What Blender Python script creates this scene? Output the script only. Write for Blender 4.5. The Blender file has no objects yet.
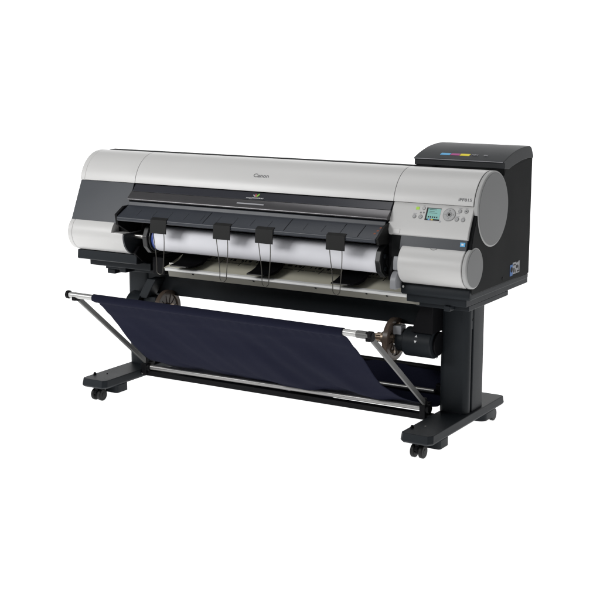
import bpy, bmesh, math, random
from mathutils import Vector, Matrix, noise
random.seed(7)
SC = bpy.context.scene
COL = SC.collection
PI = math.pi

# ------------------------------------------------------------------ materials
def nodes_of(name):
    m = bpy.data.materials.new(name); m.use_nodes = True
    nt = m.node_tree
    return m, nt, nt.nodes['Principled BSDF']

def plastic(name, col, rough=.45, spec=.4, bump=.0, scale=900, var=.06, metal=0.0, coat=0.0):
    m, nt, b = nodes_of(name)
    N, L = nt.nodes, nt.links
    tc = N.new('ShaderNodeTexCoord')
    nz = N.new('ShaderNodeTexNoise'); nz.inputs['Scale'].default_value = 7; nz.inputs['Detail'].default_value = 6
    L.new(tc.outputs['Object'], nz.inputs['Vector'])
    mx = N.new('ShaderNodeMix'); mx.data_type = 'RGBA'
    mx.inputs[6].default_value = (*[c * (1 - var) for c in col], 1)
    mx.inputs[7].default_value = (*[min(1, c * (1 + var)) for c in col], 1)
    L.new(nz.outputs['Fac'], mx.inputs[0]); L.new(mx.outputs[2], b.inputs['Base Color'])
    mr = N.new('ShaderNodeMapRange'); mr.inputs[3].default_value = rough - .05; mr.inputs[4].default_value = rough + .05
    L.new(nz.outputs['Fac'], mr.inputs[0]); L.new(mr.outputs[0], b.inputs['Roughness'])
    b.inputs['Specular IOR Level'].default_value = spec
    b.inputs['Metallic'].default_value = metal
    b.inputs['Coat Weight'].default_value = coat
    if bump:
        n2 = N.new('ShaderNodeTexNoise'); n2.inputs['Scale'].default_value = scale; n2.inputs['Detail'].default_value = 2
        L.new(tc.outputs['Object'], n2.inputs['Vector'])
        bp = N.new('ShaderNodeBump'); bp.inputs['Strength'].default_value = bump; bp.inputs['Distance'].default_value = .001
        L.new(n2.outputs['Fac'], bp.inputs['Height']); L.new(bp.outputs['Normal'], b.inputs['Normal'])
    return m

M = {}
M['white'] = plastic('light_grey_plastic', (.555, .55, .54), .34, .45, .05, 700, .02)
M['rim'] = plastic('shaded_cap_rim_plastic', (.40, .40, .395), .45, .3, .05, 700, .02)  # cover plastic, darkened: shade of the right end is in the colour
M['cap'] = plastic('shaded_end_cap_plastic', (.215, .217, .217), .5, .2, .05, 700, .02)  # pale cap plastic with the right side's shade painted in as grey
M['panel'] = plastic('slate_front_plastic', (.040, .0445, .052), .34, .4, .04, 800, .05)
M['black'] = plastic('charcoal_housing_plastic', (.0075, .0082, .0086), .6, .08, .08, 900, .1)
M['dark'] = plastic('black_plastic', (.005, .005, .006), .55, .1, .05, 900, .1)
M['lid'] = plastic('ink_lid_plastic', (.030, .032, .035), .5, .25, .08, 900, .06)
M['stand'] = plastic('stand_powder_coat', (.0145, .0175, .0208), .48, .15, .12, 1200, .1)
M['window'] = plastic('smoked_window', (.03, .031, .038), .22, .4, .0, 900, .05)
M['lip'] = plastic('window_rail', (.115, .112, .116), .26, .5, .0, 900, .05, metal=.7)
M['tray'] = plastic('tray_plastic', (.026, .030, .039), .4, .45, .08, 900, .08)
M['hub'] = plastic('glossy_black_flange', (.012, .0125, .013), .36, .4, .0, 900, .06)
M['clip'] = plastic('clip_plastic', (.009, .009, .0088), .55, .2, .1, 900, .1)
M['wire'] = plastic('wire_steel', (.10, .095, .085), .4, .5, .0, 900, .1, metal=.7)
M['steel'] = plastic('brushed_steel', (.50, .49, .47), .3, .5, .0, 900, .08, metal=1)
M['rod'] = plastic('basket_rod_steel', (.42, .42, .41), .38, .5, .0, 900, .06, metal=.8)
M['bar'] = plastic('lower_rod_steel', (.29, .285, .28), .35, .5, .0, 900, .06, metal=.8)
M['arm'] = plastic('arm_grey_metal', (.13, .13, .127), .45, .35, .0, 900, .08, metal=.5)
M['silver'] = plastic('silver_plastic', (.26, .265, .28), .38, .45, .0, 900, .05)
M['paper'] = plastic('white_paper', (.85, .85, .89), .75, .15, .03, 300, .015)
M['blue'] = plastic('blue_core', (.03, .07, .33), .4, .4)
M['beige'] = plastic('beige_guide', (.62, .60, .49), .5, .3, .03, 500, .05)
M['beige_dark'] = plastic('grey_beige_sheet', (.24, .232, .20), .45, .35, .03, 500, .08)
M['edge'] = plastic('edge_highlight_white', (.90, .90, .88), .25, .6, .0, 500, .02)  # reflection along the guide lip, painted as white
M['ink_print'] = plastic('dark_print', (.03, .03, .03), .6, .2)
M['grey_print'] = plastic('grey_print', (.15, .15, .155), .6, .2)
M['white_print'] = plastic('white_print', (.75, .75, .76), .6, .2)
M['mid_print'] = plastic('mid_print', (.36, .36, .38), .6, .2)
M['cyan'] = plastic('cyan_label', (.12, .42, .72), .5, .3)
M['sticker'] = plastic('sticker_blue', (.07, .17, .42), .5, .2)
M['magenta'] = plastic('magenta_label', (.42, .07, .25), .5, .3)
M['yellow'] = plastic('yellow_label', (.78, .66, .03), .5, .3)
M['green'] = plastic('green_mark', (.20, .42, .06), .5, .3)
M['red'] = plastic('red_mark', (.42, .07, .10), .5, .3)
M['orange'] = plastic('orange_mark', (.22, .07, .035), .5, .3)
M['button'] = plastic('button_grey', (.40, .40, .40), .4, .4)
M['button_edge'] = plastic('button_ring', (.20, .20, .20), .5, .3)
M['rubber'] = plastic('castor_rubber', (.008, .008, .008), .5, .25)
M['bronze'] = plastic('bronze_shaft', (.30, .23, .17), .35, .5, metal=.6)

def emit(name, col, s, base=(.1, .1, .1)):
    m, nt, b = nodes_of(name)
    b.inputs['Base Color'].default_value = (*base, 1)
    b.inputs['Emission Color'].default_value = (*col, 1)
    b.inputs['Emission Strength'].default_value = s
    b.inputs['Roughness'].default_value = .25
    return m
M['screen'] = emit('lcd_screen', (.24, .46, .43), .45, (.15, .28, .26))
M['led'] = emit('green_lamp', (.42, .66, .06), .25, (.3, .5, .08))

m, nt, b = nodes_of('smoked_flange')
b.inputs['Base Color'].default_value = (.13, .098, .078, 1); b.inputs['Roughness'].default_value = .25
b.inputs['Transmission Weight'].default_value = .35; b.inputs['IOR'].default_value = 1.3
M['flange'] = m

m, nt, b = nodes_of('navy_cloth')
N, L = nt.nodes, nt.links
tc = N.new('ShaderNodeTexCoord'); n1 = N.new('ShaderNodeTexNoise'); n1.inputs['Scale'].default_value = 5; n1.inputs['Detail'].default_value = 5
L.new(tc.outputs['Object'], n1.inputs['Vector'])
mx = N.new('ShaderNodeMix'); mx.data_type = 'RGBA'
mx.inputs[6].default_value = (.0105, .0115, .0225, 1); mx.inputs[7].default_value = (.0132, .0142, .0275, 1)
L.new(n1.outputs['Fac'], mx.inputs[0]); L.new(mx.outputs[2], b.inputs['Base Color'])
b.inputs['Roughness'].default_value = .9; b.inputs['Specular IOR Level'].default_value = .04
b.inputs['Sheen Weight'].default_value = .0
wv = N.new('ShaderNodeTexNoise'); wv.inputs['Scale'].default_value = 380; L.new(tc.outputs['Object'], wv.inputs['Vector'])
bpn = N.new('ShaderNodeBump'); bpn.inputs['Strength'].default_value = .5; bpn.inputs['Distance'].default_value = .001
L.new(wv.outputs['Fac'], bpn.inputs['Height']); L.new(bpn.outputs['Normal'], b.inputs['Normal'])
M['cloth'] = m

# ------------------------------------------------------------------ shape helpers
def prism(bm, prof, x0, x1):
    """profile of (y, z) points extruded along x; x0/x1 may be functions of nothing (floats)"""
    a = [bm.verts.new((x0, y, z)) for y, z in prof]
    c = [bm.verts.new((x1, y, z)) for y, z in prof]
    n = len(prof)
    bm.faces.new(a); bm.faces.new(c[::-1])
    for i in range(n):
        bm.faces.new((a[i], c[i], c[(i + 1) % n], a[(i + 1) % n]))
    return a, c

def plan(bm, prof, z0, z1):
    a = [bm.verts.new((x, y, z0)) for x, y in prof]
    c = [bm.verts.new((x, y, z1)) for x, y in prof]
    n = len(prof)
    bm.faces.new(a); bm.faces.new(c[::-1])
    for i in range(n):
        bm.faces.new((a[i], c[i], c[(i + 1) % n], a[(i + 1) % n]))

def box(bm, x0, x1, y0, y1, z0, z1):
    prism(bm, [(y0, z0), (y1, z0), (y1, z1), (y0, z1)], x0, x1)

def circ(yc, zc, r, n=48, a0=0.0):
    return [(yc - r * math.cos(a0 + 2 * PI * i / n), zc + r * math.sin(a0 + 2 * PI * i / n)) for i in range(n)]

def cylx(bm, yc, zc, r, x0, x1, n=48):
    prism(bm, circ(yc, zc, r, n), x0, x1)

def ringx(bm, yc, zc, r, ri, x0, x1, n=48):
    o = circ(yc, zc, r, n); i_ = circ(yc, zc, ri, n)
    vs = [[bm.verts.new((x, y, z)) for y, z in p] for x, p in ((x0, o), (x1, o), (x1, i_), (x0, i_))]
    for k in range(4):
        A, B = vs[k], vs[(k + 1) % 4]
        for j in range(n):
            bm.faces.new((A[j], B[j], B[(j + 1) % n], A[(j + 1) % n]))

def cyl_between(bm, p, q, r, n=20, r2=None):
    p, q = Vector(p), Vector(q); d = (q - p).normalized()
    u = d.orthogonal().normalized(); v = d.cross(u)
    r2 = r if r2 is None else r2
    A = [bm.verts.new(p + (u * math.cos(2 * PI * i / n) + v * math.sin(2 * PI * i / n)) * r) for i in range(n)]
    B = [bm.verts.new(q + (u * math.cos(2 * PI * i / n) + v * math.sin(2 * PI * i / n)) * r2) for i in range(n)]
    bm.faces.new(A); bm.faces.new(B[::-1])
    for i in range(n):
        bm.faces.new((A[i], B[i], B[(i + 1) % n], A[(i + 1) % n]))

def tube(bm, pts, r, n=8):
    pts = [Vector(p) for p in pts]; rings = []
    u = None
    for i, p in enumerate(pts):
        d = (pts[min(i + 1, len(pts) - 1)] - pts[max(i - 1, 0)]).normalized()
        u = d.orthogonal().normalized() if u is None else (u - d * u.dot(d)).normalized()
        v = d.cross(u)
        rings.append([bm.verts.new(p + (u * math.cos(2 * PI * k / n) + v * math.sin(2 * PI * k / n)) * r) for k in range(n)])
    for A, B in zip(rings, rings[1:]):
        for k in range(n):
            bm.faces.new((A[k], B[k], B[(k + 1) % n], A[(k + 1) % n]))
    bm.faces.new(rings[0]); bm.faces.new(rings[-1][::-1])

ROOTINV = {}
def link(name, bm, mat, parent, bevel=0, seg=3, angle=32):
    bmesh.ops.recalc_face_normals(bm, faces=bm.faces)
    me = bpy.data.meshes.new(name); bm.to_mesh(me); bm.free()
    return link_mesh(name, me, mat, parent, bevel, seg, angle)

def link_mesh(name, me, mat, parent, bevel=0, seg=3, angle=32):
    for p in me.polygons: p.use_smooth = True
    me.set_sharp_from_angle(angle=math.radians(angle))
    me.materials.append(mat)
    o = bpy.data.objects.new(name, me); COL.objects.link(o)
    if parent is not None:
        o.parent = parent
        if parent.type == 'EMPTY':
            o.matrix_parent_inverse = Matrix.Translation(-parent.location)
    if bevel:
        md = o.modifiers.new('bevel', 'BEVEL'); md.width = bevel; md.segments = seg
        md.limit_method = 'ANGLE'; md.angle_limit = math.radians(35); md.harden_normals = True
    return o

def part(name, mat, parent, build, bevel=0, seg=3, angle=32):
    bm = bmesh.new(); build(bm)
    return link(name, bm, M[mat], parent, bevel, seg, angle)

def text_part(name, body, height, mat, parent, place, shear=0.0, offset=0.0, width=None, depth=.0006, spacing=1.0):
    """lettering turned into a thin solid; place(u, v, w) maps text space to the world"""
    cu = bpy.data.curves.new(name, 'FONT'); cu.body = body; cu.size = 1; cu.shear = shear; cu.offset = offset
    cu.space_character = spacing
    cu.align_x = 'CENTER'; cu.align_y = 'CENTER'; cu.extrude = .02; cu.resolution_u = 4
    o = bpy.data.objects.new(name, cu); COL.objects.link(o)
    dg = bpy.context.evaluated_depsgraph_get(); dg.update()
    me = bpy.data.meshes.new_from_object(o.evaluated_get(dg))
    bpy.data.objects.remove(o)
    xs = [v.co.x for v in me.vertices]; ys = [v.co.y for v in me.vertices]
    cx, cy = (max(xs) + min(xs)) / 2, (max(ys) + min(ys)) / 2
    s = height / (max(ys) - min(ys)); sx = s if width is None else width / (max(xs) - min(xs))
    for v in me.vertices:
        v.co = place((v.co.x - cx) * sx, (v.co.y - cy) * s, (v.co.z + .02) / .04 * depth)
    return link_mesh(name, me, M[mat], parent)

# ------------------------------------------------------------------ the printer
W = 1.893
P = bpy.data.objects.new('large_format_printer', None); COL.objects.link(P)
P.location = (.946, .34, 0); P.empty_display_size = .2
P['label'] = 'wide grey and black large format printer on castor stand with navy cloth basket'
P['category'] = 'printer'

YC, ZC, R = .29, .933, .143          # the big rounded top
YS, ZS, RS = .131, .730, .0775       # the lower rounded bar

# --- housing
def f(bm):
    prof = [(.112, .655), (.674, .650), (.674, .99), (.66, 1.0), (.395, 1.066), (.375, 1.0745), (.345, 1.0745), (.19, 1.02), (.168, .955), (.112, .84), (.106, .79)]
    prism(bm, prof, .012, .297)                                            # behind the left front panel
    rp = [(.110, .640), (.125, .632), (.674, .632), (.674, 1.099), (.43, 1.076), (.40, 1.072), (.385, 1.05), (.19, 1.03), (.163, .955), (.118, .86), (.102, .80)]
    prism(bm, rp, 1.606, 1.889)
    cp = [(.36, .632), (.674, .640), (.674, .99), (.66, 1.0), (.395, 1.066), (.375, 1.0745), (.345, 1.0745), (.19, 1.01), (.168, .953), (.172, .90), (.25, .86), (.36, .80)]
    prism(bm, cp, .29, 1.61)
body = part('housing', 'black', P, f, .003)
def f(bm):
    for z in (.70, .715, .73, .745, .76): box(bm, 1.8895, 1.890, .60, .64, z, z + .004)
    cylx(bm, .404, .651, .006, 1.8885, 1.8902, 12)
part('screw_hole', 'dark', body, lambda bm: cylx(bm, .404, .651, .006, 1.8885, 1.8903, 14))

def arcprof(a0, a1, r0=R, r1=R - .008, n=40):
    o = [(YC - r0 * math.cos(math.radians(a0 + (a1 - a0) * i / n)), ZC + r0 * math.sin(math.radians(a0 + (a1 - a0) * i / n))) for i in range(n + 1)]
    i_ = [(YC - r1 * math.cos(math.radians(a0 + (a1 - a0) * i / n)), ZC + r1 * math.sin(math.radians(a0 + (a1 - a0) * i / n))) for i in range(n + 1)]
    return o + i_[::-1]

side_l = part('side_cover', 'white', P, lambda bm: prism(bm, arcprof(9, 118), .026, .3025), .0012, 2)
top = part('top_cover', 'white', P, lambda bm: prism(bm, arcprof(9, 118), .3045, 1.5425), .0012, 2)
side_r = part('side_cover', 'white', P, lambda bm: prism(bm, arcprof(9, 118), 1.5445, 1.8705), .0012, 2)
ec = part('end_cap', 'rim', P, lambda bm: cylx(bm, YC, ZC, R, 1.8722, W - .0015, 96), .006, 4)
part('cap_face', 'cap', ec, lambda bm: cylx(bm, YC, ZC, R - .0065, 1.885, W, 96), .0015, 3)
part('end_cap', 'white', P, lambda bm: prism(bm, [(YC, ZC + .05)] + arcprof(8.6, 118)[:41], 0, .0255), .003, 3)

def on_cyl(x0, ang, r=R):
    def place(u, v, w):
        a = math.radians(ang) + v / r
        rr = r + w - .0001
        return (x0 + u, YC - rr * math.cos(a), ZC + rr * math.sin(a))
    return place
text_part('lettering', 'Canon', .0165, 'grey_print', top, on_cyl(.931, 36), offset=.012, width=.073)
text_part('lettering', 'iPF815', .0115, 'grey_print', side_r, on_cyl(1.836, 18), offset=.014, width=.053)

# --- left slanted front panel and the rounded bars below
part('front_panel', 'panel', P, lambda bm: prism(bm, [(.1535, .9535), (.079, .786), (.089, .782), (.165, .953)], .003, .296), .001, 2)
def f(bm):
    n = 96; rings = []
    for x, cut in ((.026, 9), (.243, 9), (.2434, .748), (.306, .748)):
        rings.append([bm.verts.new((x, y, min(z, cut + .0002 * math.cos(i)))) for i, (y, z) in enumerate(circ(YS, ZS, RS, n))])
    bm.faces.new(rings[0]); bm.faces.new(rings[-1][::-1])
    for A_, B_ in zip(rings, rings[1:]):
        for i in range(n): bm.faces.new((A_[i], B_[i], B_[(i + 1) % n], A_[(i + 1) % n]))
bar_l = part('roll_cover', 'white', P, f)
part('inner_cheek', 'panel', bar_l, lambda bm: prism(bm, [(y, min(z, .744)) for y, z in circ(YS, ZS, .076, 48)], .3063, .3125), .002)
part('end_cap', 'white', P, lambda bm: cylx(bm, YS, ZS, RS, 0, .0245, 72), .004)
bar_r = part('roll_cover', 'white', P, lambda bm: cylx(bm, YS, ZS, RS, 1.610, 1.8705, 72), .004, 3)
ec = part('end_cap', 'rim', P, lambda bm: cylx(bm, YS, ZS, RS, 1.8722, W - .0015, 72), .006, 4)
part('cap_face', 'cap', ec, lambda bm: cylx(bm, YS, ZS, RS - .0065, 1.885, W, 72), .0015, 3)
def f(bm):
    for i in range(14):
        a0, a1 = PI * (1 + i / 14), PI * (1 + (i + 1) / 14)
    pts = [(1.742 + .014 * math.cos(a), .100 + .0, .787 + .0) for a in (0, 1)]
    cr = []
    for i in range(15):
        a = PI + PI * i / 14
        x = 1.742 + .013 * math.cos(a); dv = .011 * math.sin(a)
        ang = math.radians(62) + dv / RS
        cr.append((x, YS - (RS + .0004) * math.cos(ang), ZS + (RS + .0004) * math.sin(ang)))
    tube(bm, cr, .0011, 6)
part('finger_notch', 'button_edge', bar_r, f)
part('recess_panel', 'panel', P, lambda bm: prism(bm, [(.104, .845), (.090, .785), (.12, .78), (.14, .845)], 1.601, 1.872), .001, 2)
def f(bm): prism(bm, [(.0975, .8275), (.0945, .8125), (.0955, .8125), (.0985, .8275)], 1.846, 1.866)
st = part('blue_sticker', 'cyan', P, f)
part('label_print', 'white_print', st, lambda bm: prism(bm, [(.0962, .824), (.0950, .817), (.0953, .817), (.0965, .824)], 1.851, 1.860))

# --- control panel
A, B = Vector((.1535, .957)), Vector((.109, .870))
cp_prof = [(.1545, .9535), (.1075, .868), (.098, .8385), (.104, .834), (.20, .834), (.20, .9535)]
def f(bm):
    a, c = prism(bm, cp_prof, 1.5445, 1.8735)
    for v, dx in zip(a, (0, -.004, .006, .008, .01, .0)): v.co.x += dx
cpan = part('control_panel', 'white', P, f, .0025, 3)
nrm = Vector((0, -(.9535 - .868), (.1545 - .1075))).normalized()     # outward normal of the key face
dv = Vector((0, .1545 - .1075, .9535 - .868)).normalized()
def key(x, z, w=0.0):
    t = (z - .868) / (.9535 - .868)
    return Vector((x, .1075 + t * (.1545 - .1075), z)) + nrm * w
def face_plate(bm, x0, x1, z0, z1, w0, w1, skew=0.0):
    c = [(x0, z0), (x1, z0), (x1 + skew, z1), (x0 + skew, z1)]
    lo = [bm.verts.new(key(x, z, w0)) for x, z in c]; hi = [bm.verts.new(key(x, z, w1)) for x, z in c]
    bm.faces.new(lo[::-1]); bm.faces.new(hi)
    for i in range(4): bm.faces.new((lo[i], lo[(i + 1) % 4], hi[(i + 1) % 4], hi[i]))
def disc(bm, x, z, r, w0, w1, n=32):
    o = key(x, z)
    ring = lambda w: [bm.verts.new(o + Vector((1, 0, 0)) * r * math.cos(2 * PI * i / n) + dv * r * math.sin(2 * PI * i / n) + nrm * w) for i in range(n)]
    lo, hi = ring(w0), ring(w1)
    bm.faces.new(lo[::-1]); bm.faces.new(hi)
    for i in range(n): bm.faces.new((lo[i], lo[(i + 1) % n], hi[(i + 1) % n], hi[i]))
def annulus(bm, x, z, r, ri, w0, w1, n=40):
    o = key(x, z)
    ring = lambda w, q: [bm.verts.new(o + Vector((1, 0, 0)) * q * math.cos(2 * PI * i / n) + dv * q * math.sin(2 * PI * i / n) + nrm * w) for i in range(n)]
    vs = [ring(w0, r), ring(w1, r), ring(w1, ri), ring(w0, ri)]
    for k in range(4):
        for j in range(n):
            bm.faces.new((vs[k][j], vs[(k + 1) % 4][j], vs[(k + 1) % 4][(j + 1) % n], vs[k][(j + 1) % n]))
def f(bm): face_plate(bm, 1.6905, 1.7445, .9005, .9385, -.002, .0008)
part('screen', 'screen', cpan, f)
def f(bm):
    face_plate(bm, 1.6865, 1.6925, .8985, .9400, -.001, .0013)
    face_plate(bm, 1.6865, 1.7455, .8965, .9012, -.001, .0015)
    face_plate(bm, 1.6925, 1.7455, .9375, .9396, -.001, .0013)
part('screen_frame', 'ink_print', cpan, f)
part('screen_print', 'cyan', cpan, lambda bm: face_plate(bm, 1.700, 1.707, .8972, .9004, 0, .0019))
part('screen_print', 'magenta', cpan, lambda bm: face_plate(bm, 1.7075, 1.7135, .8972, .9004, 0, .0019))
part('screen_print', 'yellow', cpan, lambda bm: face_plate(bm, 1.714, 1.7205, .8972, .9004, 0, .0019))
def f(bm):
    for i in range(5): face_plate(bm, 1.6975 + i * .0085, 1.7025 + i * .0085, .9055, .9105, 0, .0011)
    for z, l in ((.9335, .03), (.9275, .022), (.9215, .034)):
        face_plate(bm, 1.698, 1.698 + l, z, z + .0012, 0, .0010)
part('screen_print', 'ink_print', cpan, f)
for k, (x, z, r) in enumerate([(1.6737, .9366, .0062), (1.6423, .9062, .0074), (1.6676, .9064, .0080),
                (1.8212, .9351, .0072), (1.8461, .9357, .0078), (1.8153, .9067, .0085), (1.8405, .9061, .0080)]):
    bt = part('button', 'button' if k else 'white', cpan, lambda bm: disc(bm, x, z, r * .8, -.001, .0022), .0006, 2)
    part('button_ring', 'button_edge', bt, lambda bm: annulus(bm, x, z, r, r * .84, -.0005, .0012))
    part('button_mark', 'ink_print' if k == 4 else 'mid_print', bt, lambda bm: face_plate(bm, x - r * .35, x + r * .35, z - r * .2, z + r * .2, .001, .0025))
part('power_lamp', 'led', cpan, lambda bm: face_plate(bm, 1.6415, 1.6555, .9305, .9405, -.001, .0016), .0006, 2)
def f(bm):
    for x, z in ((1.6648, .9209), (1.6767, .9217)): disc(bm, x, z, .0032, -.001, .0010, 16)
part('status_lamp', 'button_edge', cpan, f)
for x, z, l in ((1.6423, .9165, .014), (1.6737, .9455, .008), (1.8153, .9175, .016), (1.8461, .9455, .010), (1.8212, .9450, .012), (1.8405, .9165, .010), (1.8153, .9262, .012)):
    part('caption_print', 'mid_print', cpan, lambda bm: face_plate(bm, x - l / 2, x + l / 2, z - .0008, z + .0008, -.0005, .0004))
wh = part('navigation_wheel', 'button', cpan, lambda bm: disc(bm, 1.7815, .9205, .0235, -.001, .0022, 48), .0008, 2)
part('wheel_ring', 'button_edge', wh, lambda bm: annulus(bm, 1.7815, .9205, .0250, .0226, -.0005, .0016))
part('wheel_ring', 'button_edge', wh, lambda bm: annulus(bm, 1.7815, .9205, .0105, .0092, .0, .0028))
def f(bm):
    disc(bm, 1.7815, .9205, .0055, 0, .0029, 20)
    for dx, dz in ((0, .014), (0, -.014), (.0165, 0), (-.0165, 0)): disc(bm, 1.7815 + dx, .9205 + dz, .0022, 0, .0026, 3)
part('wheel_mark', 'ink_print', wh, f)
def f(bm):
    disc(bm, 1.7507, .8945, .0055, -.0005, .0006, 3)
part('triangle_mark', 'mid_print', cpan, f)
part('catch', 'white', cpan, lambda bm: prism(bm, [(.103, .858), (.0975, .842), (.1, .842), (.106, .858)], 1.568, 1.596), .0008, 2)

# --- smoked window, rail, output tray
def f(bm):
    prism(bm, [(.1515, .951), (.129, .9235), (.139, .919), (.17, .951)], .306, 1.541)
win = part('front_window', 'window', P, f, .0008, 2)
def f(bm):
    a, c = prism(bm, [(.1285, .9225), (.100, .8965), (.098, .891), (.101, .8868), (.115, .886), (.15, .915)], .300, 1.543)
rail = part('window_rail', 'lip', P, f, .0015, 2)
def f(bm):
    prism(bm, [(.112, .8855), (.122, .8685), (.16, .868), (.15, .8855)], .297, 1.545)
part('rail_underside', 'dark', rail, f, .001, 2)
wA, wB = Vector((0, .129, .9235)), Vector((0, .1515, .951))
wd = (wB - wA).normalized(); wn = Vector((0, -wd.z, wd.y))
def winp(x, t, w): return Vector((x, 0, 0)) + wA + wd * t + wn * w
text_part('lettering', 'imagePROGRAF', .0070, 'white_print', win, lambda u, v, w: winp(.925 + u, .0075 + v, w + .0001), width=.082, depth=.0004)
def leaf(bm, x0, t0, x1, t1, wd_):
    n = 8; d = Vector((x1 - x0, t1 - t0)); nn = Vector((-d.y, d.x)).normalized()
    ptsL = []; 
    for i in range(n + 1):
        s = i / n; c = Vector((x0, t0)) + d * s; h = wd_ * math.sin(PI * s) ** .7
        ptsL.append((c + nn * h, c - nn * h))
    ring = [a for a, b_ in ptsL] + [b_ for a, b_ in ptsL[1:-1]][::-1]
    lo = [bm.verts.new(winp(p.x, p.y, 0.0002)) for p in ring]; hi = [bm.verts.new(winp(p.x, p.y, .0008)) for p in ring]
    bm.faces.new(lo[::-1]); bm.faces.new(hi)
    for i in range(len(ring)): bm.faces.new((lo[i], lo[(i + 1) % len(ring)], hi[(i + 1) % len(ring)], hi[i]))
part('emblem', 'green', win, lambda bm: leaf(bm, .930, .014, .942, .030, .0042))
part('emblem', 'red', win, lambda bm: leaf(bm, .9285, .014, .923, .029, .0034))
part('emblem', 'mid_print', win, lambda bm: leaf(bm, .926, .014, .912, .024, .0028))
def f(bm): prism(bm, [(.1145, .9107), (.1105, .9070), (.112, .905), (.117, .909)], .852, .981)
part('label_strip', 'mid_print', rail, f)

TR = [(.118, .883), (.1045, .8815), (.0985, .8660), (.094, .8635), (.0225, .8265), (.0195, .8225), (.0195, .812), (.024, .808), (.06, .815), (.118, .855)]
def tz(y): return .8265 + (y - .0225) * (.8635 - .8265) / (.094 - .0225)
tray = part('output_tray', 'tray', P, lambda bm: prism(bm, TR, .305, 1.535), .002, 3)
for i in range(15):
    if i == 9: continue
    x = .395 + i * .0815
    part('rib', 'panel', tray, lambda bm: prism(bm, [(.036, tz(.036) - .001), (.074, tz(.074) - .001), (.074, tz(.074) + .0012), (.036, tz(.036) + .0012)], x - .0013, x + .0013))
for x in (.742, 1.128, 1.372, 1.455):
    part('panel_gap', 'dark', tray, lambda bm: prism(bm, [(.024, tz(.024) - .002), (.093, tz(.093) - .002), (.093, tz(.093) + .0006), (.024, tz(.024) + .0006)], x, x + .003))
for x, y in ((1.512, .047), (1.516, .064), (1.520, .081)):
    part('warning_mark', 'orange', tray, lambda bm: prism(bm, [(y, tz(y) - .001), (y + .007, tz(y + .007) - .001), (y + .007, tz(y + .007) + .0006), (y, tz(y) + .0006)], x, x + .009))
def f(bm):
    prism(bm, [(.030, .790), (.022, .834), (.075, .864), (.125, .865), (.15, .80), (.15, .755), (.095, .755)], .291, .304)
part('tray_bracket', 'dark', P, f, .002)
def f(bm):
    prism(bm, [(.030, .802), (.018, .826), (.075, .868), (.125, .880), (.15, .82), (.15, .79), (.08, .80)], 1.5365, 1.547)
part('tray_bracket', 'clip', P, f, .002)
def f(bm):                                               # dark cavity walls round the roll
    box(bm, .318, .330, .165, .36, .645, .83)
    prism(bm, [(.09, .66), (.14, .62), (.36, .62), (.36, .70), (.2, .69), (.12, .69)], .330, .345)
part('roll_holder', 'dark', P, f, .003)
def f(bm):
    box(bm, 1.545, 1.560, .11, .36, .66, .84)
    prism(bm, [(.09, .70), (.10, .655), (.14, .64), (.2, .64), (.2, .76), (.12, .78)], 1.560, 1.572)
part('roll_holder', 'dark', P, f, .003)
part('roll_holder', 'dark', P, lambda bm: box(bm, .372, .438, .17, .36, .565, .64), .004)
part('roll_holder_post', 'black', P, lambda bm: box(bm, 1.562, 1.603, .099, .14, .75, .834), .003)

# --- output guides: clip + wire loop
for x0 in (.485, .802, 1.004, 1.326):
    def f(bm):
        w = .0815
        pr = [(.034, tz(.034) + .0026), (.0235, .8300), (.0165, .8265), (.0085, .772), (.0135, .770), (.0185, .81), (.0215, .8262), (.034, tz(.034) - .002)]
        a, c = prism(bm, pr, x0, x0 + w)
        for v in a + c:
            if v.co.z < .8: v.co.x += .002
    cl = part('output_guide', 'clip', P, f, .001, 2)
    def f(bm):
        xa, xb, xm = x0 + .018, x0 + .072, x0 + .0485
        pts = []
        for i in range(13):
            s = i / 12; e = s * s * (3 - 2 * s)
            pts.append((xa + (xm - .016 - xa) * e, .012 + .004 * math.sin(s * PI), .775 - s * .158))
        for i in range(1, 12):
            a = PI + PI * i / 12
            pts.append((xm + .016 * math.cos(a), .012, .617 + .016 * math.sin(a)))
        for i in range(13):
            s = 1 - i / 12; e = s * s * (3 - 2 * s)
            pts.append((xb + (xm + .016 - xb) * e, .012 + .004 * math.sin(s * PI), .775 - s * .158))
        tube(bm, pts, .0017, 8)
    part('wire_loop', 'wire', cl, f)

# --- silver release lever beside the roll
def f(bm):
    prism(bm, [(.14, .764), (.112, .764), (.098, .755), (.092, .735), (.092, .700), (.14, .700)], 1.572, 1.6)
    prism(bm, [(.14, .698), (.088, .698), (.072, .685), (.064, .665), (.064, .632), (.14, .632)], 1.574, 1.602)
part('release_lever', 'silver', P, f, .006, 4)
part('bright_screw', 'steel', P, lambda bm: cyl_between(bm, (1.617, .104, .643), (1.617, .094, .643), .0045, 12))

# --- paper guide under the roll
def f(bm): prism(bm, [(.160, .599), (.30, .640), (.40, .72), (.40, .70), (.31, .625), (.17, .590)], .44, 1.604)
gd = part('paper_guide', 'beige', P, f, .001, 2)
def gz(y): return .599 + (y - .160) * (.640 - .599) / .14
def f(bm):
    y = .262
    for i in range(22):
        x = .46 + i * .052
        box(bm, x, x + .046, y, y + .004, gz(y) - .002, gz(y) + .0009)
    for i in range(60):
        x = .45 + i * .0190 + random.uniform(-.003, .003)
        if random.random() < .35: continue
        y0 = .285; 
        prism(bm, [(y0, gz(y0) - .001), (y0 + .012, gz(y0 + .012) - .001), (y0 + .012, gz(y0 + .012) + .0012), (y0, gz(y0) + .0012)], x, x + random.choice((.003, .005, .012)))
    for i in range(12):
        x = .47 + i * .098
        prism(bm, [(.245, gz(.245) - .001), (.29, gz(.29) - .001), (.29, gz(.29) + .0009), (.245, gz(.245) + .0009)], x, x + .0025)
part('ruler_print', 'ink_print', gd, f)
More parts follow.
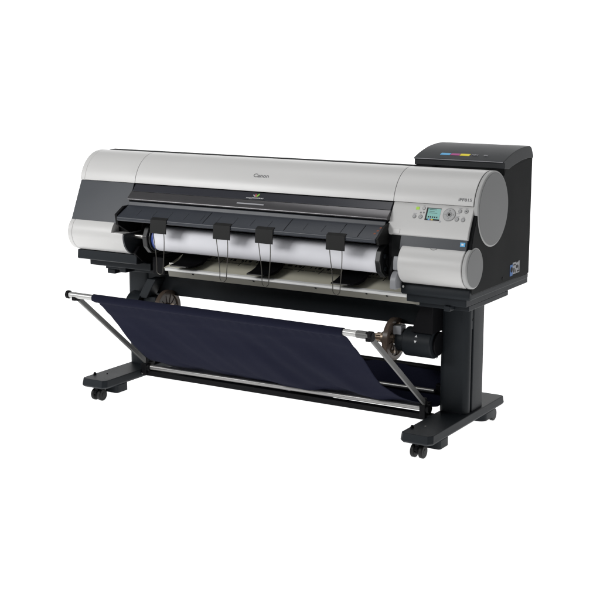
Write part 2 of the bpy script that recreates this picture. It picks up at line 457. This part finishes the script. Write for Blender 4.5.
part('guide_edge', 'edge', gd, lambda bm: prism(bm, [(.164, .6045), (.150, .6005), (.146, .5935), (.149, .5895), (.162, .592)], .455, 1.606), .001, 2)
def f(bm): prism(bm, [(.151, .590), (.156, .5655), (.162, .5655), (.165, .590)], .47, 1.655)
gf = part('guide_skirt', 'beige_dark', gd, f, .001, 2)
for x in (.60, .905, 1.20, 1.43, 1.52):
    part('skirt_screw', 'dark', gd, lambda bm: cyl_between(bm, (x, .153, .588), (x, .149, .588), .004, 10))
for x0, x1 in ((.505, .625), (.892, 1.003), (1.288, 1.400)):
    def f(bm):
        o = [(.235, .70), (.222, .67), (.205, .650), (.180, .636), (.150, .628), (.118, .6235)]
        i_ = [(.118, .6165), (.152, .618), (.188, .6245), (.220, .638), (.242, .662), (.255, .70)]
        a, c = prism(bm, o + i_, x0, x1)
        k = len(o)
        for v in c:
            s = max(0, min(1, (.16 - v.co.y) / .05)); v.co.x -= .030 * s
    rs = part('paper_rest', 'dark', P, f, .002, 2)
    part('metal_strip', 'arm', rs, lambda bm: box(bm, x0 + .006, x1 - .036, .1155, .1172, .6180, .6222))
part('paper_rest_bar', 'steel', P, lambda bm: box(bm, .455, .535, .178, .184, .612, .620), .001)

# --- ink box with its lid on the right
part('ink_box', 'black', P, lambda bm: box(bm, 1.5165, 1.8885, .388, .672, 1.03, 1.098), .003)
arc = [(.377, 1.098), (.3765, 1.1025), (.42, 1.1175), (.46, 1.128), (.502, 1.137), (.54, 1.1418), (.584, 1.1453), (.636, 1.1455), (.655, 1.137), (.675, 1.106), (.676, 1.095), (.624, 1.098), (.56, 1.0945), (.506, 1.0865), (.46, 1.078), (.43, 1.0705), (.405, 1.0725), (.384, 1.0745), (.384, 1.096)]
lid = part('ink_lid', 'lid', P, lambda bm: prism(bm, arc, 1.512, 1.8915), .0025, 3, 40)
part('lid_edge_highlight', 'mid_print', lid, lambda bm: box(bm, 1.5145, 1.8875, .3752, .3775, 1.0985, 1.1012))  # highlight on the lid's front edge, built as a lighter strip
def lz(y):
    for (y0, z0), (y1, z1) in zip(arc[1:8], arc[2:9]):
        if y0 <= y <= y1: return z0 + (z1 - z0) * (y - y0) / (y1 - y0)
def ink(mat, x0, x1, y0=.411, y1=.429):
    def f(bm):
        pr = [(y0, lz(y0) - .001), ((y0 + y1) / 2, lz((y0 + y1) / 2) - .001), (y1, lz(y1) - .001), (y1, lz(y1) + .0006), (.42, 1.1181), (y0, lz(y0) + .0006)]
        a, c = prism(bm, pr, x0, x1)
    return part('ink_label', mat, lid, f)
ink('cyan', 1.609, 1.650); ink('magenta', 1.652, 1.690); ink('yellow', 1.692, 1.732)
def onlid(u, v, w): return (1.754 + u, .420 + v * .96, lz(.420) + .0011 + v * .28 + w)
text_part('ink_print', 'PBK', .011, 'mid_print', lid, onlid, width=.028)
text_part('ink_print', 'BK', .011, 'mid_print', lid, lambda u, v, w: onlid(u + .046, v, w), width=.018)
def f(bm):
    for x in (1.764, 1.800): prism(bm, [(.416, lz(.416) - .001), (.432, lz(.432) - .001), (.432, lz(.432) + .0008), (.416, lz(.416) + .0008)], x, x + .004)


# --- sticker on the right side
sk = part('side_sticker', 'mid_print', P, lambda bm: box(bm, 1.8885, 1.8897, .500, .571, .652, .698))
def f(bm): 
    box(bm, 1.8885, 1.8899, .474, .500, .648, .692)
part('sticker_field', 'sticker', sk, f)
part('sticker_emblem', 'dark', sk, lambda bm: cylx(bm, .489, .672, .011, 1.8889, 1.8903, 14))
def f(bm):
    for y0, y1, z0, z1 in ((.505, .530, .686, .690), (.535, .555, .672, .684), (.507, .520, .658, .676), (.528, .534, .655, .668), (.545, .568, .656, .662), (.558, .562, .665, .68), (.535, .556, .694, .699)):
        box(bm, 1.8888, 1.8901, y0, y1, z0, z1)
part('sticker_print', 'ink_print', sk, f)

# --- underside
def f(bm):
    prism(bm, [(.108, .612), (.112, .6515), (.60, .6515), (.60, .609), (.118, .609)], .004, .335)
    box(bm, .02, .36, .173, .60, .5745, .6085)
    box(bm, .034, .37, .262, .55, .545, .574)
    box(bm, .040, .085, .266, .33, .523, .5448)
    box(bm, .165, .20, .20, .27, .548, .574)
part('underframe', 'stand', P, f, .004, 3)
def f(bm):
    prism(bm, [(.100, .640), (.106, .650), (.64, .630), (.64, .622), (.108, .612), (.100, .620)], 1.604, 1.886)
    prism(bm, [(.112, .6315), (.674, .6315), (.674, .612), (.112, .612)], 1.62, 1.8865)
    box(bm, 1.615, 1.8615, .128, .735, .5805, .6115)
    box(bm, 1.640, 1.8585, .16, .54, .559, .580)
    box(bm, 1.775, 1.800, .118, .16, .560, .580)
part('underframe', 'stand', P, f, .003, 3)

# --- stand
DX = 1.5615
XF = 1.6604
def rrect(x0, x1, y0, y1, rf, rb, n=6):
    pts = []
    for cx, cy, a0, r in ((x0 + rf, y0 + rf, PI, rf), (x1 - rf, y0 + rf, 1.5 * PI, rf), (x1 - rb, y1 - rb, 0, rb), (x0 + rb, y1 - rb, .5 * PI, rb)):
        for i in range(n + 1):
            a = a0 + .5 * PI * i / n
            pts.append((cx + r * math.cos(a), cy + r * math.sin(a)))
    return pts
for dx in (0, -DX):
    def f(bm):
        plan(bm, rrect(1.657 + dx, 1.7805 + dx, .336, .372, .026, .003), .1035, .5805)
        plan(bm, rrect(1.667 + dx, 1.770 + dx, .366, .40, .003, .003), .1037, .578)
        plan(bm, rrect(1.659 + dx, 1.7795 + dx, .392, .506, .004, .02), .1035, .5805)
    co = part('stand_column', 'stand', P, f, .001, 2)
    part('joint_plate', 'stand', co, lambda bm: box(bm, 1.771 + dx, 1.7765 + dx, .362, .42, .44, .575), .002)
    part('bolt', 'dark', co, lambda bm: cyl_between(bm, (1.776 + dx, .392, .478), (1.7785 + dx, .392, .478), .006, 12))
    def f(bm):
        x0, x1 = XF + dx, XF + .1328 + dx
        top_ = [(x0 + .002, .012), (x0 + .014, -.001), (x1 - .016, -.001), (x1 - .001, .018), (x1 - .001, .682), (x1 - .012, .692), (x0 + .012, .692), (x0 + .001, .682)]
        bot_ = [(x0 - .001, .006), (x0 + .012, -.008), (x1 - .014, -.008), (x1 + .001, .012), (x1 + .001, .69), (x1 - .012, .70), (x0 + .012, .70), (x0 - .001, .69)]
        a = [bm.verts.new((x, y, .104)) for x, y in top_]; b_ = [bm.verts.new((x, y, .0745)) for x, y in bot_]
        c = [bm.verts.new((.946 + dx + DX / 2 - DX / 2 + (x - .946 - dx), y, .066)) for x, y in [(p + (.006 if i in (0, 1, 6, 7) else -.006), q + (.008 if i < 4 else -.008)) for i, (p, q) in enumerate(bot_)]]
        bm.faces.new(a); bm.faces.new(c[::-1])
        for A_, B_ in ((a, b_), (b_, c)):
            for i in range(8): bm.faces.new((A_[i], A_[(i + 1) % 8], B_[(i + 1) % 8], B_[i]))
    ft = part('stand_foot', 'stand', P, f, .0025, 3)
    def f(bm):
        plan(bm, rrect(XF + .055 + dx, XF + .1275 + dx, .085, .165, .012, .012), .030, .0655)
    part('foot_underside', 'stand', ft, f, .002)
    part('foot_underside', 'stand', ft, lambda bm: plan(bm, rrect(XF + .020 + dx, XF + .1275 + dx, .50, .615, .03, .012), .034, .0655), .002)
    part('foot_knob', 'dark', ft, lambda bm: (cyl_between(bm, (1.676 + dx, .072, .1035), (1.676 + dx, .072, .110), .007, 16), cyl_between(bm, (1.676 + dx, .072, .110), (1.676 + dx, .072, .115), .005, 12)), .001)
    part('foot_screw', 'steel' if dx == 0 else 'dark', ft, lambda bm: cyl_between(bm, (1.712 + dx, .113, .1035), (1.712 + dx, .113, .106), .0035, 12))
    for yc in (.047, .655):
        xc = XF + .0569 + dx + (.024 if yc > .3 else 0)
        def f(bm):
            for s in (-1, 1):
                a, b_ = xc + s * .0175 - .0085, xc + s * .0175 + .0085
                cylx(bm, yc, .0265, .0265, a, b_, 32)
                cylx(bm, yc, .0265, .012, a - .0015, b_ + .0015, 20)
        cs = part('castor', 'rubber', ft, f, .004, 3)
        def f(bm):
            box(bm, xc - .0075, xc + .0075, yc - .018, yc + .035, .02, .0655)
            plan(bm, rrect(xc - .022, xc + .022, yc - .005, yc + .055, .02, .02), .048, .0655)
        part('castor_fork', 'dark', cs, f, .002)
        part('brake_lever', 'dark', cs, lambda bm: prism(bm, [(yc - .030, .036), (yc - .012, .058), (yc - .006, .055), (yc - .026, .033)], xc - .006, xc + .006), .001)

part('crossbeam', 'stand', P, lambda bm: box(bm, .205, 1.668, .345, .395, .4385, .572), .003)
def f(bm):
    a, c = prism(bm, [(.262, .104), (.298, .104), (.298, .080), (.262, .080)], .228, 1.664)
    for v in a: v.co.z -= .004
part('lower_bar', 'dark', P, f, .003)
def f(bm): cyl_between(bm, (.262, .270, .1165), (1.632, .270, .1275), .0115, 24)
part('basket_rod', 'bar', P, f)
for xl, z in ((.2555, .114), (1.639, .126)):
    def f(bm):
        box(bm, xl - .022, xl + .004, .25, .31, .085, z + .020)
        cyl_between(bm, (xl - .016, .27, z), (xl + .018, .27, z), .0185, 24)
        cyl_between(bm, (xl - .004, .262, z + .01), (xl - .004, .262, z + .045), .010, 16)
    part('arm_pivot', 'dark', P, f, .003)
part('pivot_screw', 'steel', P, lambda bm: cyl_between(bm, (.238, .246, .088), (.238, .2505, .088), .004, 10))
# swinging arms and the front rod
LF, RF = Vector((.262, -.205, .5215)), Vector((1.640, -.205, .5130))
for p, q in ((LF + Vector((-.004, 0, 0)), Vector((.2515, .262, .142))), (RF + Vector((-.006, 0, 0)), Vector((1.635, .262, .150)))):
    def f(bm):
        d = (q - p).normalized(); u = Vector((1, 0, 0)); v = d.cross(u).normalized()
        A_ = [bm.verts.new(p + u * a * .0065 + v * c * .0105) for a, c in ((-1, -1), (1, -1), (1, 1), (-1, 1))]
        B_ = [bm.verts.new(q + u * a * .0065 + v * c * .0105) for a, c in ((-1, -1), (1, -1), (1, 1), (-1, 1))]
        bm.faces.new(A_); bm.faces.new(B_[::-1])
        for i in range(4): bm.faces.new((A_[i], A_[(i + 1) % 4], B_[(i + 1) % 4], B_[i]))
    ar = part('support_arm', 'arm', P, f, .003, 3)
    def f(bm):
        d = (q - p).normalized()
        cyl_between(bm, p + d * -.006, p + d * .030, .0135, 16)
        box(bm, p.x - .009, p.x + .012, p.y - .013, p.y + .015, p.z - .022, p.z + (-.004 if p.x < 1 else .014))
    part('arm_joint', 'dark', ar, f, .004)
def f(bm): cyl_between(bm, LF + Vector((-.038, 0, 0)), RF, .0125, 28)
fr = part('front_rod', 'rod', P, f)
part('rod_cap', 'dark', fr, lambda bm: cyl_between(bm, LF + Vector((-.046, 0, 0)), LF + Vector((-.030, 0, 0)), .0175, 24), .004)
part('rod_cap', 'dark', fr, lambda bm: cyl_between(bm, RF + Vector((-.004, 0, 0)), RF + Vector((.012, 0, 0)), .0165, 24), .004)
part('rod_sleeve', 'arm', fr, lambda bm: cyl_between(bm, RF + Vector((-.055, 0, 0)), RF + Vector((-.004, 0, 0)), .0145, 24), .002)

# basket cloth: hangs from the front rod, sags and rises again to the rear rod
SEC = [(-.205, .5335), (-.205, .506), (-.186, .499), (-.160, .478), (-.133, .452), (-.104, .430), (-.075, .403), (-.045, .376), (-.015, .345), (.015, .315), (.045, .287), (.085, .254), (.125, .222), (.17, .188), (.215, .166), (.265, .150), (.31, .136), (.36, .131), (.40, .140), (.425, .165), (.44, .195), (.447, .225), (.449, .248)]
def cat(p0, p1, p2, p3, t):
    return .5 * ((2 * p1) + (-p0 + p2) * t + (2 * p0 - 5 * p1 + 4 * p2 - p3) * t * t + (-p0 + 3 * p1 - 3 * p2 + p3) * t ** 3)
def f(bm):
    sec = []
    S = [Vector(s) for s in SEC]
    for i in range(len(S) - 1):
        a, b_, c, d = S[max(0, i - 1)], S[i], S[i + 1], S[min(len(S) - 1, i + 2)]
        for k in range(4): sec.append(cat(a, b_, c, d, k / 4))
    sec.append(S[-1]); sec = [Vector((-.205 + .0148 * math.cos(a), .5215 + .0148 * math.sin(a))) for a in [math.radians(20 + q * 14) for q in range(17)]] + sec[5:]
    n, mU = len(sec), 150
    rows = []
    for j, (y, z) in enumerate(sec):
        s = max(0, j - 14) / (n - 15); row = []
        tn = (sec[min(j + 1, n - 1)] - sec[max(j - 1, 0)]).normalized(); nn = Vector((-tn.y, tn.x))
        xl = .358 + .010 * min(1, max(0, (s - .03) * 9)) + (-.075 * max(0, (s - .12)) if s < .62 else -.0375)
        xr = 1.530 + (0 if s < .5 else .13 * min(1, (s - .5) / .25))
        if .02 < s < .09: xl += .006
        for i in range(mU + 1):
            u = i / mU; x = xl + (xr - xl) * u
            amp = min(1, max(0, (s - .03) * 4)) * (.25 + .75 * min(1, u * 9, (1 - u) * 9))
            w = 0
            ph = x * 1.0 - s * .30
            w += .0014 * math.sin(ph * 19 + 1.2 * noise.noise(Vector((x * 2, s * 2, 1))))
            w += .0010 * math.sin((x - s * .42) * 41 + 2 + 2 * noise.noise(Vector((x * 3, s, 9))))
            w += (.012 + .022 * u) * noise.noise(Vector((ph * 4.2, s * 1.3, 3)))
            w += (.0022 + .0022 * u) * noise.noise(Vector((ph * 17, s * 2.0, 5)))
            pin = min(1, max(0, (s - .02) * 30))
            small = (.0010 + .0022 * u * u) * math.sin(x * 150 + 4 * noise.noise(Vector((x * 6, 0, 0)))) * math.exp(-max(0, s - .05) * 22)
            bow = .004 * math.sin(PI * u) * math.sin(PI * min(1, s * 1.25)) * 1.0
            sg = (w * amp + small) * pin - bow
            zl = (.513 - .5215) * ((x - LF.x) / (RF.x - LF.x))
            fz = zl * max(0, 1 - s * 3)
            row.append(bm.verts.new((x, y + nn.x * sg, z + nn.y * sg - .0005 + fz - .042 * max(0, math.sin(PI * u)) ** .3 * math.exp(-((s - .765) / .070) ** 2))))
        rows.append(row)
    for a, b_ in zip(rows, rows[1:]):
        for i in range(mU): bm.faces.new((a[i], a[i + 1], b_[i + 1], b_[i]))
cl = part('basket_cloth', 'cloth', P, f, 0, 2, 80)
md = cl.modifiers.new('thickness', 'SOLIDIFY'); md.thickness = .002; md.offset = 0
def f(bm):
    cyl_between(bm, (.245, .452, .246), (1.662, .452, .246), .011, 20)
part('rear_rod', 'dark', P, f)
part('inner_rod', 'rod', P, lambda bm: cyl_between(bm, (.26, .398, .157), (1.612, .398, .165), .0085, 20))
part('rod_bracket', 'dark', P, lambda bm: box(bm, 1.610, 1.664, .41, .46, .14, .19), .004)
part('rod_bracket', 'dark', P, lambda bm: box(bm, .222, .258, .41, .46, .14, .19), .004)

# take-up drive on the right
AY, AZ = .30, .384
mot = part('take_up_motor', 'stand', P, lambda bm: cylx(bm, AY, AZ, .0585, 1.537, 1.662, 64), .006, 4)
part('motor_collar', 'stand', mot, lambda bm: cylx(bm, AY, AZ, .045, 1.500, 1.5375, 48), .002)
part('motor_back', 'dark', mot, lambda bm: cylx(bm, AY + .012, AZ, .048, 1.662, 1.672, 40), .003)
def f(bm):
    a, c = prism(bm, [(.25, .560), (.34, .560), (.345, .432), (.25, .432)], 1.575, 1.668)
    for v in a:
        if v.co.z > .5: v.co.x += .045
part('motor_bracket', 'dark', P, f, .003)
def tri(bm, x, ang, up):
    n = 3; vs = []
    for k in range(3):
        a = PI / 2 + 2 * PI * k / 3 + (0 if up else PI)
        aa = math.radians(ang) + .0065 * math.sin(a) / .0585
        vs.append((x + .0065 * math.cos(a), aa))
    lo = [bm.verts.new((x_, AY - .0583 * math.cos(a), AZ + .0583 * math.sin(a))) for x_, a in vs]
    hi = [bm.verts.new((x_, AY - .0592 * math.cos(a), AZ + .0592 * math.sin(a))) for x_, a in vs]
    bm.faces.new(lo); bm.faces.new(hi[::-1])
    for k in range(3): bm.faces.new((lo[k], lo[(k + 1) % 3], hi[(k + 1) % 3], hi[k]))
part('arrow_mark', 'white_print', mot, lambda bm: tri(bm, 1.598, 34, True))
part('arrow_mark', 'white_print', mot, lambda bm: tri(bm, 1.598, 14, False))
part('motor_lever', 'silver', mot, lambda bm: box(bm, 1.488, 1.525, AY - .035, AY + .01, AZ + .025, AZ + .062), .004)
cable = lambda bm: tube(bm, [(1.655, .335, .375), (1.660, .325, .352), (1.6615, .32, .335), (1.657, .32, .322), (1.652, .325, .335), (1.652, .33, .36)], .0018, 8)
part('motor_cable', 'clip', mot, cable)
def flange(bm, x0, x1, r=.086):
    ringx(bm, AY, AZ, r, r * .78, x0, x1, 56)
    ringx(bm, AY, AZ, r * .80, r * .26, x1 - .011, x1 - .006, 40)
    for k in range(12):
        a = 2 * PI * k / 12 + .3
        c, s = math.cos(a), math.sin(a)
        p0, p1 = (AY - c * r * .3, AZ + s * r * .3), (AY - c * r * .8, AZ + s * r * .8)
        o = (-s * .0022, -c * .0022)
        prism(bm, [(p0[0] + o[0], p0[1] + o[1]), (p1[0] + o[0], p1[1] + o[1]), (p1[0] - o[0], p1[1] - o[1]), (p0[0] - o[0], p0[1] - o[1])], x1 - .012, x1 - .0035)
tu = part('take_up_flange', 'flange', P, lambda bm: flange(bm, 1.466, 1.488), .001, 2)
def f(bm):
    cylx(bm, AY, AZ, .024, 1.425, 1.468, 32)
    cylx(bm, AY, AZ, .032, 1.448, 1.466, 32)
    cylx(bm, AY, AZ, .020, 1.466, 1.503, 24)
part('flange_hub', 'bronze', tu, f, .002)
def f(bm):
    for dy, dz in ((-.014, .012), (-.012, -.012), (.014, .01)): cyl_between(bm, (1.395, AY + dy, AZ + dz), (1.51, AY + dy, AZ + dz), .0055, 12)
    cyl_between(bm, (1.38, AY, AZ), (1.43, AY, AZ), .012, 20)
    for y_, z_ in ((-.03, -.045), (-.045, .02), (.01, .06), (.03, -.05)): cyl_between(bm, (1.474, AY + y_, AZ + z_), (1.495, AY + y_, AZ + z_), .0075, 12)
part('flange_pin', 'bronze', tu, f, .001)
# take-up holder on the left
tl = part('take_up_flange', 'flange', P, lambda bm: flange(bm, .338, .360), .001, 2)
part('flange_hub', 'bronze', tl, lambda bm: (cylx(bm, AY, AZ, .028, .332, .372, 32), cylx(bm, AY, AZ, .016, .372, .42, 24)), .002)
hd = part('take_up_holder', 'stand', P, lambda bm: ringx(bm, AY, AZ, .067, .056, .160, .230, 48), .002)
part('holder_core', 'dark', hd, lambda bm: (cylx(bm, AY, AZ, .057, .162, .185, 40), cylx(bm, AY, AZ, .016, .185, .335, 24)), .001)
part('holder_tongue', 'arm', hd, lambda bm: box(bm, .186, .228, AY - .015, AY + .03, AZ + .045, AZ + .051), .001)
def f(bm):
    a, c = prism(bm, [(.262, .520), (.330, .520), (.330, .430), (.262, .430)], .215, .262)
    for v in a + c:
        if v.co.z > .5: v.co.x += .055
    box(bm, .232, .300, .28, .335, .385, .435)
part('holder_bracket', 'stand', P, f, .003)

# ------------------------------------------------------------------ paper roll on its spindle
RO = bpy.data.objects.new('paper_roll', None); COL.objects.link(RO)
RO.location = (.95, .131, .679); RO.empty_display_size = .1
RO['label'] = 'white paper roll between black end flanges under the output tray of the printer'
RO['category'] = 'paper roll'
RY, RZ, RR = .131, .731, .0525
def f(bm):
    cylx(bm, RY, RZ, RR, .4505, 1.510, 96)
part('paper', 'paper', RO, f, .001, 2, 30)
part('core_ring', 'blue', RO, lambda bm: cylx(bm, RY, RZ, .0508, .437, .450, 64), .002)
part('spindle', 'steel', RO, lambda bm: cylx(bm, RY, RZ, .0115, .300, 1.556, 32))
def poly(r, n, off=0.0): return circ(RY, RZ, r, n, off)
fl = part('end_flange', 'hub', RO, lambda bm: (prism(bm, poly(.0685, 10, .15), .402, .4265), prism(bm, poly(.058, 32), .4265, .437)), .004, 2, 20)
part('flange_hub', 'dark', fl, lambda bm: cylx(bm, RY, RZ, .020, .394, .402, 32), .002)
fl = part('end_flange', 'hub', RO, lambda bm: prism(bm, poly(.0690, 10, .02), 1.5105, 1.534), .004, 2, 20)
def f(bm):
    cylx(bm, RY, RZ, .056, 1.534, 1.537, 40)
    cylx(bm, RY, RZ, .030, 1.537, 1.545, 32)
part('flange_hub', 'dark', fl, f, .002)
for k in range(5):
    a = 2 * PI * k / 5 + .5
    part('flange_stud', 'stand', fl, lambda bm: cylx(bm, RY - math.cos(a) * .042, RZ + math.sin(a) * .042, .009, 1.537, 1.5405, 16), .001)
part('spindle_end', 'stand', fl, lambda bm: cylx(bm, RY, RZ, .014, 1.545, 1.570, 24), .001)

# ------------------------------------------------------------------ added sweep, glows by itself so the ground stays white without shadows
m, nt, b = nodes_of('glowing_white_sweep')
b.inputs['Base Color'].default_value = (.85, .85, .85, 1); b.inputs['Roughness'].default_value = 1; b.inputs['Specular IOR Level'].default_value = 0
b.inputs['Emission Color'].default_value = (1, 1, 1, 1); b.inputs['Emission Strength'].default_value = .95
bm = bmesh.new()
prof = [(-2.7, 0)]
prof += [(5.0 + 1.5 * math.sin(math.radians(a)), 1.5 - 1.5 * math.cos(math.radians(a))) for a in range(0, 91, 6)] + [(6.5, 6.0)]
ra = [bm.verts.new((-9, y, z)) for y, z in prof]; rb = [bm.verts.new((4.3, y, z)) for y, z in prof]
for i in range(len(prof) - 1): bm.faces.new((ra[i], rb[i], rb[i + 1], ra[i + 1]))
fo = link('floor', bm, m, None)
fo['kind'] = 'structure'

# ------------------------------------------------------------------ light
w = bpy.data.worlds.new('World'); SC.world = w; w.use_nodes = True
w.node_tree.nodes['Background'].inputs['Color'].default_value = (.95, .97, 1, 1)
w.node_tree.nodes['Background'].inputs['Strength'].default_value = .16
def softbox(name, loc, target, sx, sy, power, col=(1, 1, 1)):
    l = bpy.data.lights.new(name, 'AREA'); l.shape = 'RECTANGLE'; l.size = sx; l.size_y = sy; l.energy = power; l.color = col
    o = bpy.data.objects.new(name, l); COL.objects.link(o); o.location = loc
    o.rotation_euler = (Vector(target) - Vector(loc)).to_track_quat('-Z', 'Y').to_euler()
    return o
softbox('key_softbox', (-1.15, -2.9, 2.25), (.75, .2, .75), 1.8, 1.0, 88)
softbox('overhead_softbox', (1.2, .2, 4.2), (1.1, .4, .8), 4.0, 2.2, 62)

# ------------------------------------------------------------------ camera
cd = bpy.data.cameras.new('camera'); cam = bpy.data.objects.new('camera', cd); COL.objects.link(cam)
cam.location = (3.8019, -4.2373, 1.5472)
cam.rotation_euler = (PI / 2 - .1953, 0, .5473)
cd.sensor_width = 36; cd.sensor_height = 36; cd.sensor_fit = 'HORIZONTAL'
cd.lens = 36 * 1306.356 / 600
cd.clip_end = 100; cd.clip_start = .05
SC.camera = cam
SC.view_settings.view_transform = 'Standard'; SC.view_settings.look = 'None'
SC.view_settings.exposure = 0; SC.view_settings.gamma = 1
SC.cycles.use_denoising = True
